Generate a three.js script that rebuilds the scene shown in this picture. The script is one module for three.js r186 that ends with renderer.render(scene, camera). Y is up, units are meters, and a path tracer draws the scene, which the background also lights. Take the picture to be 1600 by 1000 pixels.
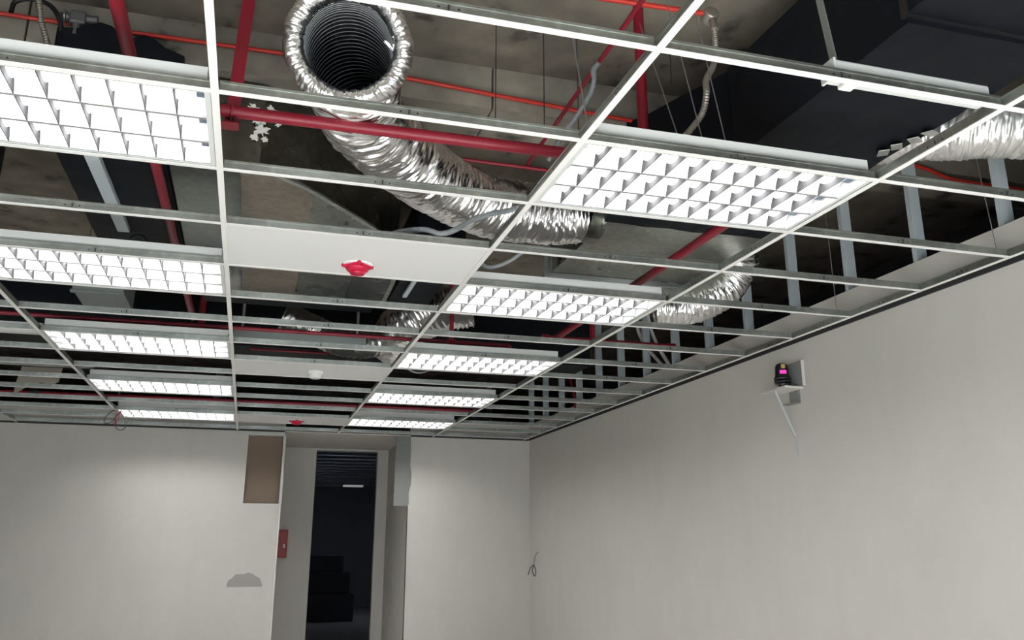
import * as THREE from 'three';
import { mergeGeometries, mergeVertices } from 'three/addons/utils/BufferGeometryUtils.js';
import { ImprovedNoise } from 'three/addons/math/ImprovedNoise.js';
import { RectAreaLightUniformsLib } from 'three/addons/lights/RectAreaLightUniformsLib.js';
import { RoundedBoxGeometry } from 'three/addons/geometries/RoundedBoxGeometry.js';

// ---------------------------------------------------------------- camera, sky, exposure
const scene = new THREE.Scene();
const H = 2.9;                                   // underside of the ceiling grid
const F = 1365.98;                               // focal length in pixels of a 1600 x 1000 frame
const camera = new THREE.PerspectiveCamera(2 * Math.atan(500 / F) * 180 / Math.PI, 1.6, 0.05, 120);
camera.rotation.order = 'YXZ';
camera.rotation.set(0.286165, -0.2843, 0.00181);
camera.position.set(0.202, H - 1.3307, 1.3586);
camera.setViewOffset(1600, 1000, 0, 50, 1600, 1000);   // the lens axis meets the frame 50 pixels above its middle
scene.background = new THREE.Color(0.80, 0.90, 1.0);
scene.backgroundIntensity = 4;
const sun = new THREE.DirectionalLight(new THREE.Color(.93, .98, 1.03), 84);   // daylight through the added rear windows onto the floor
sun.position.set(-1.6, 6.4, 11.6); sun.target.position.set(.4, 0, 1.4); scene.add(sun, sun.target);
sun.castShadow = true; Object.assign(sun.shadow.camera, { left: -9, right: 9, top: 9, bottom: -9, near: .5, far: 40 }); sun.shadow.mapSize.set(2048, 2048);
const LAMP = 40;                                // radiance of the light below each tube
const TUBE = 3.0;                               // glow of the tubes themselves                                // glow of the tubes themselves
const renderer = new THREE.WebGLRenderer({ antialias: true });
renderer.toneMapping = THREE.LinearToneMapping;
renderer.toneMappingExposure = 1.0;
renderer.shadowMap.enabled = true;
RectAreaLightUniformsLib.init();

// ---------------------------------------------------------------- helpers
let seed = 7;
const rnd = () => { seed = (seed * 1664525 + 1013904223) >>> 0; return seed / 4294967296; };
const noise = new ImprovedNoise();
const N3 = (x, y, z) => noise.noise(x + 31.7, y + 17.3, z + 5.9);
const used = {};
function numbered(n) { used[n] = (used[n] ?? -1) + 1; return used[n] ? n + '_' + String(used[n]).padStart(3, '0') : n; }
function tag(o, label, category, group) { o.userData = { label, category }; if (group) o.userData.group = group; return o; }
function thing(name, label, category, [x, y, z] = [0, 0, 0], group) {
  const o = new THREE.Group(); o.name = numbered(name); o.position.set(x, y, z); scene.add(o); return tag(o, label, category, group);
}
// part(): geometry given in world coordinates, moved into its thing's own frame
function part(o, name, geo, mat, label) {
  let p = o, off = new THREE.Vector3(); while (p && p !== scene) { off.add(p.position); p = p.parent; }
  geo = geo.clone(); geo.translate(-off.x, -off.y, -off.z);
  const m = new THREE.Mesh(geo, mat); m.name = name; o.add(m); if (label) m.userData.label = label; return m;
}
function lone(name, geo, mat, label, category, group) { // a thing that is a single mesh, its origin at its base
  geo.computeBoundingBox(); const b = geo.boundingBox, c = b.getCenter(new THREE.Vector3()); c.y = b.min.y;
  geo = geo.clone(); geo.translate(-c.x, -c.y, -c.z);
  const m = new THREE.Mesh(geo, mat); m.name = numbered(name); m.position.copy(c); scene.add(m); return tag(m, label, category, group);
}
function struct(name, geo, mat, parent) {
  if (parent) return part(parent, name, geo, mat);
  const m = new THREE.Mesh(geo, mat); m.name = name; scene.add(m); m.userData.kind = 'structure'; return m;
}
function boxUV(g) {                                // uv in metres from the dominant direction of each face
  g = g.index ? g.toNonIndexed() : g; const p = g.attributes.position, n = g.attributes.normal, uv = new Float32Array(p.count * 2);
  for (let i = 0; i < p.count; i++) {
    const ax = Math.abs(n.getX(i)), ay = Math.abs(n.getY(i)), az = Math.abs(n.getZ(i));
    const [u, v] = ay >= ax && ay >= az ? [p.getX(i), p.getZ(i)] : ax >= az ? [p.getZ(i), p.getY(i)] : [p.getX(i), p.getY(i)];
    uv[2 * i] = u; uv[2 * i + 1] = v;
  }
  g.setAttribute('uv', new THREE.BufferAttribute(uv, 2)); return g;
}
const box = (x0, x1, y0, y1, z0, z1) => { const g = new THREE.BoxGeometry(x1 - x0, y1 - y0, z1 - z0); g.translate((x0 + x1) / 2, (y0 + y1) / 2, (z0 + z1) / 2); return boxUV(g); };
const rbox = (x0, x1, y0, y1, z0, z1, r = .003, s = 2) => { const g = new RoundedBoxGeometry(x1 - x0, y1 - y0, z1 - z0, s, r); g.translate((x0 + x1) / 2, (y0 + y1) / 2, (z0 + z1) / 2); return boxUV(g); };
const merge = (a) => mergeGeometries(a.map((g) => { g = g.index ? g.toNonIndexed() : g; for (const k of Object.keys(g.attributes)) if (!['position', 'normal', 'uv'].includes(k)) g.deleteAttribute(k); return g; }));
const V = (a) => new THREE.Vector3(...a);
const curve = (pts, t = .5) => new THREE.CatmullRomCurve3(pts.map(V), false, 'catmullrom', t);
const tube = (pts, r, seg = 40, rad = 10) => new THREE.TubeGeometry(curve(pts), seg, r, rad, false);
function rod(a, b, r, rad = 14, r2 = r) {
  a = V(a); b = V(b); const d = b.clone().sub(a), L = d.length(), g = new THREE.CylinderGeometry(r2, r, L, rad, 1);
  g.applyQuaternion(new THREE.Quaternion().setFromUnitVectors(new THREE.Vector3(0, 1, 0), d.normalize())); g.translate((a.x + b.x) / 2, (a.y + b.y) / 2, (a.z + b.z) / 2); return g;
}
// a bar of rectangular section between two points
function bar(a, b, w, t, up = [0, 1, 0]) {
  a = V(a); b = V(b); const d = b.clone().sub(a), L = d.length(); d.normalize();
  const s = new THREE.Vector3().crossVectors(d, V(up)).normalize(), u = new THREE.Vector3().crossVectors(s, d);
  const g = new THREE.BoxGeometry(w, t, L); g.applyMatrix4(new THREE.Matrix4().makeBasis(s, u, d.clone().negate()).setPosition(a.clone().add(b).multiplyScalar(.5))); return boxUV(g);
}
function extrude(shapePts, depth, bevel = 0) {
  const s = new THREE.Shape(shapePts.map((p) => new THREE.Vector2(...p)));
  return new THREE.ExtrudeGeometry(s, { depth, bevelEnabled: bevel > 0, bevelSize: bevel, bevelThickness: bevel, bevelSegments: 2, curveSegments: 8 });
}
// tileable noise textures
function lattice(n, s) { let q = s; const a = new Float32Array(n * n); for (let i = 0; i < a.length; i++) { q = (q * 1664525 + 1013904223) >>> 0; a[i] = q / 4294967296; } return a; }
function tileNoise(W, H_, fx, fy, s) {
  const n = Math.max(fx, fy), L = lattice(n, s), out = new Float32Array(W * H_), sm = (t) => t * t * (3 - 2 * t);
  for (let y = 0; y < H_; y++) for (let x = 0; x < W; x++) {
    const u = x / W * fx, v = y / H_ * fy, i = Math.floor(u), j = Math.floor(v), a = sm(u - i), b = sm(v - j), at = (p, r) => L[(r % fy) * n + (p % fx)];
    out[y * W + x] = (at(i, j) * (1 - a) + at(i + 1, j) * a) * (1 - b) + (at(i, j + 1) * (1 - a) + at(i + 1, j + 1) * a) * b;
  }
  return out;
}
function fbm(W, H_, f, oct, s, fy = f) { const o = new Float32Array(W * H_); let a = .5, t = 0; for (let k = 0; k < oct; k++) { const n = tileNoise(W, H_, f << k, fy << k, s + k * 977); for (let i = 0; i < o.length; i++) o[i] += n[i] * a; t += a; a *= .55; } for (let i = 0; i < o.length; i++) o[i] /= t; return o; }
function tex(W, H_, fn, metres, srgb = true) {
  const d = new Uint8Array(W * H_ * 4);
  for (let i = 0; i < W * H_; i++) { const c = fn(i, i % W, Math.floor(i / W)); for (let k = 0; k < 3; k++) d[4 * i + k] = Math.max(0, Math.min(255, c[k] * 255)); d[4 * i + 3] = 255; }
  const t = new THREE.DataTexture(d, W, H_); t.wrapS = t.wrapT = THREE.RepeatWrapping; t.magFilter = THREE.LinearFilter; t.minFilter = THREE.LinearMipmapLinearFilter; t.generateMipmaps = true;
  if (srgb) t.colorSpace = THREE.SRGBColorSpace; t.repeat.set(1 / metres, 1 / metres); t.needsUpdate = true; return t;
}
const col = (r, g, b) => new THREE.Color().setRGB(r, g, b);
const std = (c, rough, metal = 0, extra = {}) => new THREE.MeshStandardMaterial({ color: c, roughness: rough, metalness: metal, ...extra });

// ---------------------------------------------------------------- materials
const cA = fbm(512, 512, 4, 5, 11), cB = fbm(512, 512, 16, 4, 23), cC = fbm(512, 512, 3, 3, 37);
const concreteMap = tex(512, 512, (i) => { const t = .62 + .30 * (cA[i] - .5) + .22 * (cB[i] - .5) - Math.max(0, cC[i] - .6) * .6 - Math.max(0, .33 - cB[i]) * 1.1; return [t * 1.0, t * .965, t * .90]; }, 2.6);
const concreteBump = tex(512, 512, (i) => { const t = .5 + .6 * (cB[i] - .5); return [t, t, t]; }, 1.3, false);
const wA = fbm(512, 512, 3, 5, 51), wB = fbm(512, 512, 24, 3, 61, 6);
const wallMap = tex(512, 512, (i) => { const t = .80 + .05 * (wA[i] - .5) + .02 * (wB[i] - .5); return [t, t * .985, t * .952]; }, 3.1);
const gA = fbm(512, 512, 3, 5, 71), gB = fbm(512, 512, 40, 2, 83);
const galvMap = tex(512, 512, (i) => { const t = .70 + .30 * (gA[i] - .5) + .14 * (gB[i] - .5); return [t, t * 1.0, t * .975]; }, 1.1);
const galvRough = tex(512, 512, (i) => { const t = .50 + .3 * (gA[i] - .5); return [t, t, t]; }, .8, false);
const M = {
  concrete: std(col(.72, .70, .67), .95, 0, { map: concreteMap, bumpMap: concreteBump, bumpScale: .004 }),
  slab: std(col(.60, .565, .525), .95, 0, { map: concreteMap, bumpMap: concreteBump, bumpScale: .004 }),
  floor: std(col(.80, .80, .80), .7, 0, { map: wallMap }),
  wall: std(col(1, 1, 1), .9, 0, { map: wallMap }),
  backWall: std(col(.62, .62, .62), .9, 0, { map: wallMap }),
  dark: std(col(.03, .032, .036), .8),
  darkWall: std(col(.06, .06, .065), .9),
  white: std(col(.79, .78, .75), .45),
  tile: std(col(.72, .715, .70), .85),
  housing: std(col(.60, .615, .60), .42),
  galv: std(col(.88, .93, .91), .42, .95, { map: galvMap }),
  sheet: std(col(.52, .54, .51), .56, 1, { map: galvMap, roughnessMap: galvRough }),
  sheetPale: std(col(.80, .83, .78), .6, .85, { map: galvMap, roughnessMap: galvRough }),
  sheetBrownReflection: std(col(.60, .50, .43), .7, .8, { map: galvMap, roughnessMap: galvRough }),  // brownish reflection tinted into the sheet colour
  sheetDarkReflection: std(col(.40, .43, .41), .5, 1, { map: galvMap, roughnessMap: galvRough }),  // reflection of dark surroundings put into the sheet colour
  stud: std(col(.62, .69, .73), .5, .3),
  foil: std(col(.93, .92, .92), .24, 1),
  foilDull: std(col(.80, .79, .77), .38, .85),
  liner: std(col(.05, .058, .066), .32, .35),
  linerWire: std(col(.34, .36, .37), .35, .6),
  rubber: new THREE.MeshPhysicalMaterial({ color: col(.006, .0075, .011), roughness: .6, specularIntensity: .35 }),
  red: std(col(.23, .006, .020), .4),
  redBright: std(col(.55, .03, .02), .42),
  redSign: std(col(.55, .008, .05), .35),
  reflector: std(col(.92, .92, .92), .28),
  louvre: new THREE.MeshPhysicalMaterial({ color: col(.07, .07, .072), roughness: 1, specularIntensity: .08 }),
  bright: std(col(.30, .30, .30), .45, .2),
  zincDull: std(col(.26, .29, .28), .5, .3),
  zinc: std(col(.60, .63, .63), .4, .35),
  socket: std(col(.08, .10, .13), .5),
  tubeGlow: std(col(.9, .9, .9), .5, 0, { emissive: col(1, 1, 1), emissiveIntensity: TUBE }),
  board: std(col(.21, .155, .115), .9),
  greyBoard: std(col(.24, .245, .235), .9),
  wire: std(col(.30, .30, .30), .4, .6),
  cable: std(col(.25, .27, .28), .5),
  whitePipe: std(col(.62, .63, .62), .5),
  flexSteel: std(col(.40, .38, .33), .38, .75),
  black: std(col(.012, .012, .014), .35),
  gold: std(col(.55, .36, .12), .35, .5),
  pink: std(col(.6, .02, .3), .4, 0, { emissive: col(1, .05, .5), emissiveIntensity: .8 }),
  roomGlow: std(col(.8, .8, .8), .5, 0, { emissive: col(1, 1, 1), emissiveIntensity: .22 }),
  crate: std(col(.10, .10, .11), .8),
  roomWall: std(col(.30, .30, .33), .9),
  plastic: std(col(.82, .82, .80), .4),
  paint: std(col(.66, .65, .61), .9),
  glass: new THREE.MeshPhysicalMaterial({ color: 0xffffff, roughness: 0, transmission: 1, thickness: 0, ior: 1.5 }),
  darkTrim: std(col(.03, .03, .033), .7),
};

// ---------------------------------------------------------------- setting
const ZB = 4.2, ZF = -9.78, XL = -5.2, XR = 3.70, TOP = 3.105, SLAB = 4.0, ZR = -11.6;
struct('floor', box(XL - .2, 5.8, -.2, 0, -24, ZB + .2), M.floor);
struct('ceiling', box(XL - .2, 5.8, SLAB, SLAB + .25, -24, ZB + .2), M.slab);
{ // beam across the room, with its pour joints
  const b = new THREE.Group(); b.name = 'trim_1'; b.userData.kind = 'structure'; scene.add(b);
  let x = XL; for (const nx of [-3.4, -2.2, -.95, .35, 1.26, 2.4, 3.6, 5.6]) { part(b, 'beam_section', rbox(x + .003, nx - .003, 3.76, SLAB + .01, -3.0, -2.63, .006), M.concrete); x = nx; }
}
{ // right wall: plastered board up to just above the ceiling, bare studs over it
  const w = new THREE.Group(); w.name = 'wall_right'; w.userData.kind = 'structure'; scene.add(w);
  let z = ZB; for (const nz of [1.8, -.62, -3.06, -5.5, -7.94, ZF - .12]) { part(w, 'wall_board', box(XR, XR + .013, 0, TOP, nz + .0006, z), M.wall); z = nz; }
  part(w, 'wall_board', box(XR + .085, XR + .098, 0, TOP, ZF, ZB), M.wall);
  for (let k = -3; k < 14; k++) {
    const zc = -1.91 - .61 * k, s = [[0, 0], [.07, 0], [.07, .034], [.064, .034], [.064, .006], [.006, .006], [.006, .034], [0, .034]];
    const g = extrude(s, SLAB - .002); g.rotateX(-Math.PI / 2); g.translate(XR + .0145, 0, zc + .02); part(w, 'stud', boxUV(g), M.stud);
  }
  part(w, 'top_runner', box(XR + .012, XR + .0865, SLAB - .03, SLAB, ZF, ZB), M.stud);
}
struct('wall_outer', box(5.5, 5.7, 0, SLAB, -24, ZB), M.darkWall);
struct('wall_left', box(XL - .2, XL, 0, SLAB, -24, ZB), M.backWall);
{ // rear wall behind the camera; its unseen window band is added for daylight
  const w = new THREE.Group(); w.name = 'wall_back'; w.userData.kind = 'structure'; scene.add(w);
  const x0 = -4.4, x1 = 3.0, y0 = .85, y1 = 2.55;
  part(w, 'wall_panel', box(XL, 5.6, 0, y0, ZB, ZB + .2), M.backWall); part(w, 'wall_panel', box(XL, 5.6, y1, SLAB, ZB, ZB + .2), M.backWall);
  part(w, 'wall_panel', box(XL, x0, y0, y1, ZB, ZB + .2), M.backWall); part(w, 'wall_panel', box(x1, 5.6, y0, y1, ZB, ZB + .2), M.backWall);
  const win = new THREE.Group(); win.name = 'window_1'; win.userData.kind = 'structure'; scene.add(win);
  part(win, 'window_frame', merge([box(x0, x1, y0, y0 + .05, ZB + .05, ZB + .12), box(x0, x1, y1 - .05, y1, ZB + .05, ZB + .12), ...[0, 1, 2, 3, 4].map((k) => { const x = x0 + .025 + (x1 - x0 - .05) * k / 4; return box(x - .025, x + .025, y0, y1, ZB + .05, ZB + .12); })]), M.white);
  for (let k = 0; k < 4; k++) { const a = x0 + .025 + (x1 - x0 - .05) * k / 4; const g = new THREE.PlaneGeometry((x1 - x0 - .05) / 4 - .05, y1 - y0 - .1); g.translate(a + (x1 - x0 - .05) / 8, (y0 + y1) / 2, ZB + .085); part(win, 'pane', g, M.glass); }
}
{ // far wall: left part with a framed hole, right part, recess with a dark doorway
  const w = new THREE.Group(); w.name = 'wall_far'; w.userData.kind = 'structure'; scene.add(w);
  part(w, 'wall_board', box(XL, .13, 0, TOP, ZF - .013, ZF), M.wall);
  part(w, 'wall_board', box(.13, .565, 0, 2.04, ZF - .013, ZF), M.wall);
  part(w, 'wall_board', box(.13, .565, 2.87, TOP, ZF - .013, ZF), M.wall);
  part(w, 'wall_board', box(2.11, XR, 0, TOP, ZF - .013, ZF), M.wall);
  part(w, 'wall_board', box(2.11, 2.123, 0, H + .02, ZR, ZF - .0135), M.wall);
  part(w, 'wall_board', box(.552, .565, 0, H + .02, ZR, ZF - .0135), M.wall);
  part(w, 'recess_ceiling', box(.566, 2.109, H, H + .015, ZR, ZF - .02), M.wall);
  part(w, 'recess_back', box(.3, 1.08, 0, H + .1, ZR - .1, ZR), M.wall);
  part(w, 'recess_back', box(1.955, 2.4, 0, H + .1, ZR - .1, ZR), M.wall);
  part(w, 'recess_back', box(1.08, 1.955, 2.875, H + .1, ZR - .1, ZR), M.wall);
  part(w, 'corner_bead', box(2.1, 2.1098, 0, 2.03, ZF - .012, ZF + .001), M.darkTrim);
  part(w, 'corner_bead', box(.56, .572, 0, 2.03, ZF - .012, ZF + .001), M.white);
}
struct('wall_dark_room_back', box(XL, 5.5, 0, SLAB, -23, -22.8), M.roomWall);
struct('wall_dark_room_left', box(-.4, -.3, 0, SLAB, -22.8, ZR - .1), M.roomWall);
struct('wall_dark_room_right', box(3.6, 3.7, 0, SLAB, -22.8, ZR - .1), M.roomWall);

// ---------------------------------------------------------------- ceiling grid
const MAIN = [-2.4, -1.2, 0, 1.2, 2.4, 3.617];
const mainLabels = ['white main ceiling runner at the far left, showing only near the far wall', 'white main ceiling runner along the left ends of the left lamp row', 'white main ceiling runner between the left lamp row and the blank panels',
  'white main ceiling runner between the blank panels and the right lamp row', 'white main ceiling runner along the right ends of the right lamp row', 'white ceiling runner beside the right wall, with a dark gap to it'];
MAIN.forEach((x, i) => {
  const z0 = i === 0 ? -7 : i === 1 ? -1.4 : .9, z1 = i === 1 ? -8.45 : ZF + .015;
  const t = thing('main_tee', mainLabels[i], 'ceiling runner', [x, H, (z0 + z1) / 2], 'main runners of the ceiling grid');
  part(t, 'flange', box(x - .012, x + .012, H, H + .003, z1, z0), M.white);
  part(t, 'web', merge([box(x - .001, x + .001, H + .003, H + .036, z1, z0), box(x - .0035, x + .0035, H + .034, H + .042, z1, z0)]), M.galv);
  const sl = []; for (let z = -.3; z > z1 + .1 && z > -5; z -= .6) if (z < z0 - .05) for (const d of [-.035, 0, .035]) sl.push(box(x - .0016, x + .0016, H + .015, H + (d ? .021 : .028), z + d - .003, z + d + .003));
  if (sl.length) part(t, 'punched_slots', merge(sl), M.darkTrim).userData.kind = 'stuff';
});
const ORD = ['', 'first', 'second', 'third', 'fourth', 'fifth', 'sixth', 'seventh', 'eighth', 'ninth', 'tenth', 'eleventh', 'twelfth', 'thirteenth', 'fourteenth', 'fifteenth', 'last'];
const LAMPS = ['nearest', 'second', 'third', 'fourth', 'farthest'];
const PAN = ['big red sounder panel', 'white detector panel', 'small far red sounder panel'];
function crossLabel(bay, r) {
  if (bay === 1 || bay === 3) {
    const side = bay === 1 ? 'left' : 'right', k = Math.floor((r - 2) / 3), m = (r - 2 + 3) % 3;
    if (r === 1) return `white cross tee nearest the camera, ahead of the first ${side} lamp`;
    if (m === 0) return `white cross tee along the near edge of the ${LAMPS[k]} lamp in the ${side} row`;
    if (m === 1) return `white cross tee along the far edge of the ${LAMPS[k]} lamp in the ${side} row`;
    return k < 4 ? `white cross tee in the gap behind the ${LAMPS[k]} lamp of the ${side} row` : `white cross tee behind the farthest ${side} lamp, close to the far wall`;
  }
  if (bay === 2) {
    if (r === 4 || r === 5) return `white cross tee along the ${r === 4 ? 'near' : 'far'} edge of the ${PAN[0]}`;
    if (r === 9 || r === 10) return `white cross tee along the ${r === 9 ? 'near' : 'far'} edge of the ${PAN[1]}`;
    if (r === 14 || r === 15) return `white cross tee along the ${r === 14 ? 'near' : 'far'} edge of the ${PAN[2]}`;
    if (r === 1) return 'white cross tee running in front of the open duct mouth at the top'; if (r === 2) return 'pale cross tee crossing just below the rim of the open foil duct';
    if (r === 3) return 'white cross tee below the foil duct, ahead of the panel with the big red sounder';
    if (r < 9) return `white cross tee, ${ORD[r - 5]} behind the ${PAN[0]}`;
    if (r < 14) return `white cross tee, ${ORD[r - 10]} behind the ${PAN[1]}`;
    return 'white cross tee nearest the far wall above the framed hole';
  }
  if (bay === 4) return `white cross tee beside the right wall, ${ORD[r]} counted from the top right corner`;
  return `white cross tee at the far left beyond the lamps, ${ORD[r - 6]} from the near side`;
}
{
  const rows = [[7, 16], [2, 16], [1, 16], [1, 16], [1, 16]];
  const make = (L, slots) => {
    const g = new THREE.Group(), add = (n, q, m) => { const o = new THREE.Mesh(q, m); o.name = n; g.add(o); if (n === 'punched_slots') o.userData.kind = 'stuff'; };
    add('flange', box(-L / 2, L / 2, .0008, .0036, -.012, .012), M.white);
    add('web', merge([box(-L / 2, L / 2, .0036, .034, -.001, .001), box(-L / 2, L / 2, .032, .040, -.0035, .0035)]), M.galv);
    if (slots) add('punched_slots', merge([box(-.003, .003, .012, .03, -.0016, .0016), box(-.031, -.024, .016, .022, -.0016, .0016), box(.024, .031, .016, .022, -.0016, .0016)]), M.darkTrim);
    return g;
  };
  const protos = {};
  rows.forEach(([a, b], bay) => {
    const L = MAIN[bay + 1] - MAIN[bay] - .024;
    for (let r = a; r <= b; r++) {
      const near = r < 10, key = L.toFixed(4) + near; protos[key] ??= make(L, near);
      const o = protos[key].clone(); o.name = numbered('cross_tee'); o.position.set((MAIN[bay] + MAIN[bay + 1]) / 2, H, -.6 * r); scene.add(o);
      tag(o, crossLabel(bay, r), 'ceiling cross tee', 'cross tees of the ceiling grid');
    }
  });
}
// dark shadow trims along the tops of the painted walls
for (const [n, g, l] of [['wall_trim', box(XR - .012, XR - .0005, H - .004, H + .022, ZF + .014, 1.5), 'dark shadow-gap trim along the top of the right wall'],
  ['wall_trim', box(XL + .01, .56, H - .006, H + .014, ZF + .0006, ZF + .013), 'dark trim along the top of the far wall on the left'],
  ['wall_trim', box(2.115, XR - .014, H - .006, H + .014, ZF + .0006, ZF + .013), 'dark trim along the top of the far wall on the right']]) lone(n, g, M.darkTrim, l, 'trim');

// ---------------------------------------------------------------- lamps
function makeLamp() {
  const g = new THREE.Group(), add = (n, q, m, p = g) => { const o = new THREE.Mesh(q, m); o.name = n; p.add(o); return o; };
  const X = .586, XH = .572, Z = .286, h = .088;
  add('housing', merge([box(-XH, XH, h - .002, h, -Z, Z), box(-XH, XH, .0045, h - .002, Z - .002, Z), box(-XH, XH, .0045, h - .002, -Z, -Z + .002), box(-XH, -XH + .002, .0045, h - .002, -Z + .002, Z - .002), box(XH - .002, XH, .0045, h - .002, -Z + .002, Z - .002)]), M.housing);
  add('rim', merge([box(-X, X, .0042, .0065, Z - .0075, Z - .0005), box(-X, X, .0042, .0065, -Z + .0005, -Z + .0075), box(-X, -XH + .004, .0042, .0065, -Z + .0075, Z - .0075), box(XH - .004, X, .0042, .0065, -Z + .0075, Z - .0075)]), M.housing);
  const bz = [-.278, -.0925, .0925, .278], y0 = .006, L = 2 * XH - .008;
  for (const z of bz) {
    const s = extrude([[-.0065, y0], [.0065, y0], [.0055, y0 + .006], [.0028, y0 + .016], [-.0028, y0 + .016], [-.0055, y0 + .006]], L);
    s.rotateY(Math.PI / 2); s.translate(-L / 2, 0, z); add('louvre_bar', s, M.bright);
  }
  // cross blades: straight lower edge, upper edge rising in a curve to the ridges between the reflectors
  const w = .0925 - .0066, pts = [[-w, y0 + .0005], [w, y0 + .0005]]; for (let k = 0; k <= 16; k++) { const t = 1 - k / 8; pts.push([t * w, y0 + .022 + .038 * Math.pow(Math.abs(t), 2.2)]); }
  const bg = extrude(pts, .002, .0005); bg.translate(0, 0, -.001); bg.rotateY(Math.PI / 2);
  for (let r = 0; r < 3; r++) for (let k = 1; k < 12; k++) { const o = add('louvre_blade', bg, M.louvre); o.position.set(-XH + 2 * XH * k / 12, 0, (bz[r] + bz[r + 1]) / 2); }
  const tg = new THREE.CylinderGeometry(.013, .013, 1.08, 16); tg.rotateZ(Math.PI / 2);
  const sg = rbox(-.016, .016, -.020, .018, -.017, .017, .004);
  for (let r = 0; r < 3; r++) {
    const zc = (bz[r] + bz[r + 1]) / 2, f = (t, d) => .0125 + d + .066 * (1 - Math.pow(Math.abs(t), 3)), rp = []; for (let k = 0; k <= 20; k++) { const t = k / 10 - 1; rp.push([t * .0895, f(t, 0)]); } for (let k = 20; k >= 0; k--) { const t = k / 10 - 1; rp.push([t * .0895, f(t, .0015)]); }
    const rg = extrude(rp, L); rg.rotateY(Math.PI / 2); rg.translate(-L / 2, 0, zc); add('reflector', rg, M.reflector);
    const t = add('lamp_tube', tg, M.tubeGlow); t.position.set(0, .0625, zc);
    for (const s of [-1, 1]) { const o = add('lamp_socket', sg, M.socket); o.position.set(s * .552, .060, zc); }
    const l = new THREE.RectAreaLight(0xffffff, LAMP, 1.06, .05); l.rotation.x = -Math.PI / 2; l.position.set(0, .0485, zc); l.name = 'lamp_light'; g.add(l);
  }
  return g;
}
const lampProto = makeLamp();
const lampNote = { '-0': 'nearest louvred lamp at the top left, cut off by the frame', '-1': 'second louvred lamp of the left row, left end cut off', '-2': 'third louvred lamp of the left row, fully in view', '-3': 'fourth louvred lamp of the left row, small and far', '-4': 'farthest louvred lamp of the left row, by the far wall',
  '+0': 'biggest louvred lamp of the right row, nearest the camera', '+1': 'second louvred lamp of the right row, behind the biggest one', '+2': 'third louvred lamp of the right row', '+3': 'fourth louvred lamp of the right row, small and far', '+4': 'farthest louvred lamp of the right row, above the doorway' };
for (const side of [-1, 1]) for (let k = 0; k < 5; k++) {
  const o = lampProto.clone(); o.name = numbered('ceiling_lamp'); o.position.set(side * 1.2 + .6, H, -.6 * (2.5 + 3 * k)); if (side < 0) o.position.x = -.6; else o.position.x = 1.8; scene.add(o);
  tag(o, lampNote[(side < 0 ? '-' : '+') + k], 'ceiling lamp', 'louvred lamps in the ceiling grid');
}
for (const x of [-.6, 1.8]) { // unseen lamps added behind the camera, carrying the rows on for light
  const o = lampProto.clone(); o.name = numbered('ceiling_lamp'); o.position.set(x, H, .3 + .6); scene.add(o); tag(o, x < 0 ? 'added unseen louvred lamp behind the camera, continuing the left row' : 'added unseen louvred lamp behind the camera, continuing the right row', 'ceiling lamp', 'louvred lamps in the ceiling grid');
}

// ---------------------------------------------------------------- blank panels and what hangs on them
const panelLabel = ['white blank ceiling panel carrying the big red sounder', 'white blank ceiling panel carrying the white detector', 'far white blank ceiling panel carrying the small red sounder'];
[4.5, 9.5, 14.5].forEach((r, k) => lone('ceiling_panel', rbox(.006, 1.194, H + .0042, H + .016, -.6 * r - .294, -.6 * r + .294, .002), M.tile, panelLabel[k], 'ceiling panel', 'blank panels in the middle of the ceiling grid'));
const lathe = (p, seg = 32) => new THREE.LatheGeometry(p.map((q) => new THREE.Vector2(...q)), seg);
function sounder(x, z, label) {
  const t = thing('alarm_sounder', label, 'fire alarm', [x, H, z], 'red sounders under blank panels');
  const b = rbox(-.058, .058, -.014, .004, -.058, .058, .006); b.rotateY(Math.PI / 4); b.translate(x, H, z); part(t, 'base_plate', b, M.redSign);
  const h = lathe([[0, -.048], [.022, -.047], [.030, -.042], [.034, -.034], [.05, -.030], [.056, -.022], [.058, -.012], [.05, -.006]]); h.translate(x, H, z); part(t, 'horn', h, M.redSign);
  const r = lathe([[.030, -.0425], [.032, -.046], [.036, -.046], [.038, -.04], [.036, -.034]]); r.translate(x, H, z); part(t, 'ring', r, M.redSign);
  const p = lathe([[0, -.004], [.07, -.004], [.073, -.001], [.073, .0041]]); p.translate(x, H, z); part(t, 'mounting_plate', p, M.plastic, 'white mounting plate');
}
sounder(.625, -2.82, 'big red fire sounder under the nearest blank panel'); sounder(.64, -8.72, 'small red fire sounder under the far blank panel');
{
  const x = .63, z = -5.72, t = thing('smoke_detector', 'white round detector under the middle blank panel', 'smoke detector', [x, H, z]);
  let g = lathe([[0, -.058], [.034, -.056], [.044, -.048], [.048, -.03], [.05, -.02]]); g.translate(x, H, z); part(t, 'sensor_head', g, M.plastic);
  g = lathe([[.049, -.026], [.06, -.022], [.062, -.006], [.058, .0041]]); g.translate(x, H, z); part(t, 'base', g, M.plastic);
}

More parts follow.
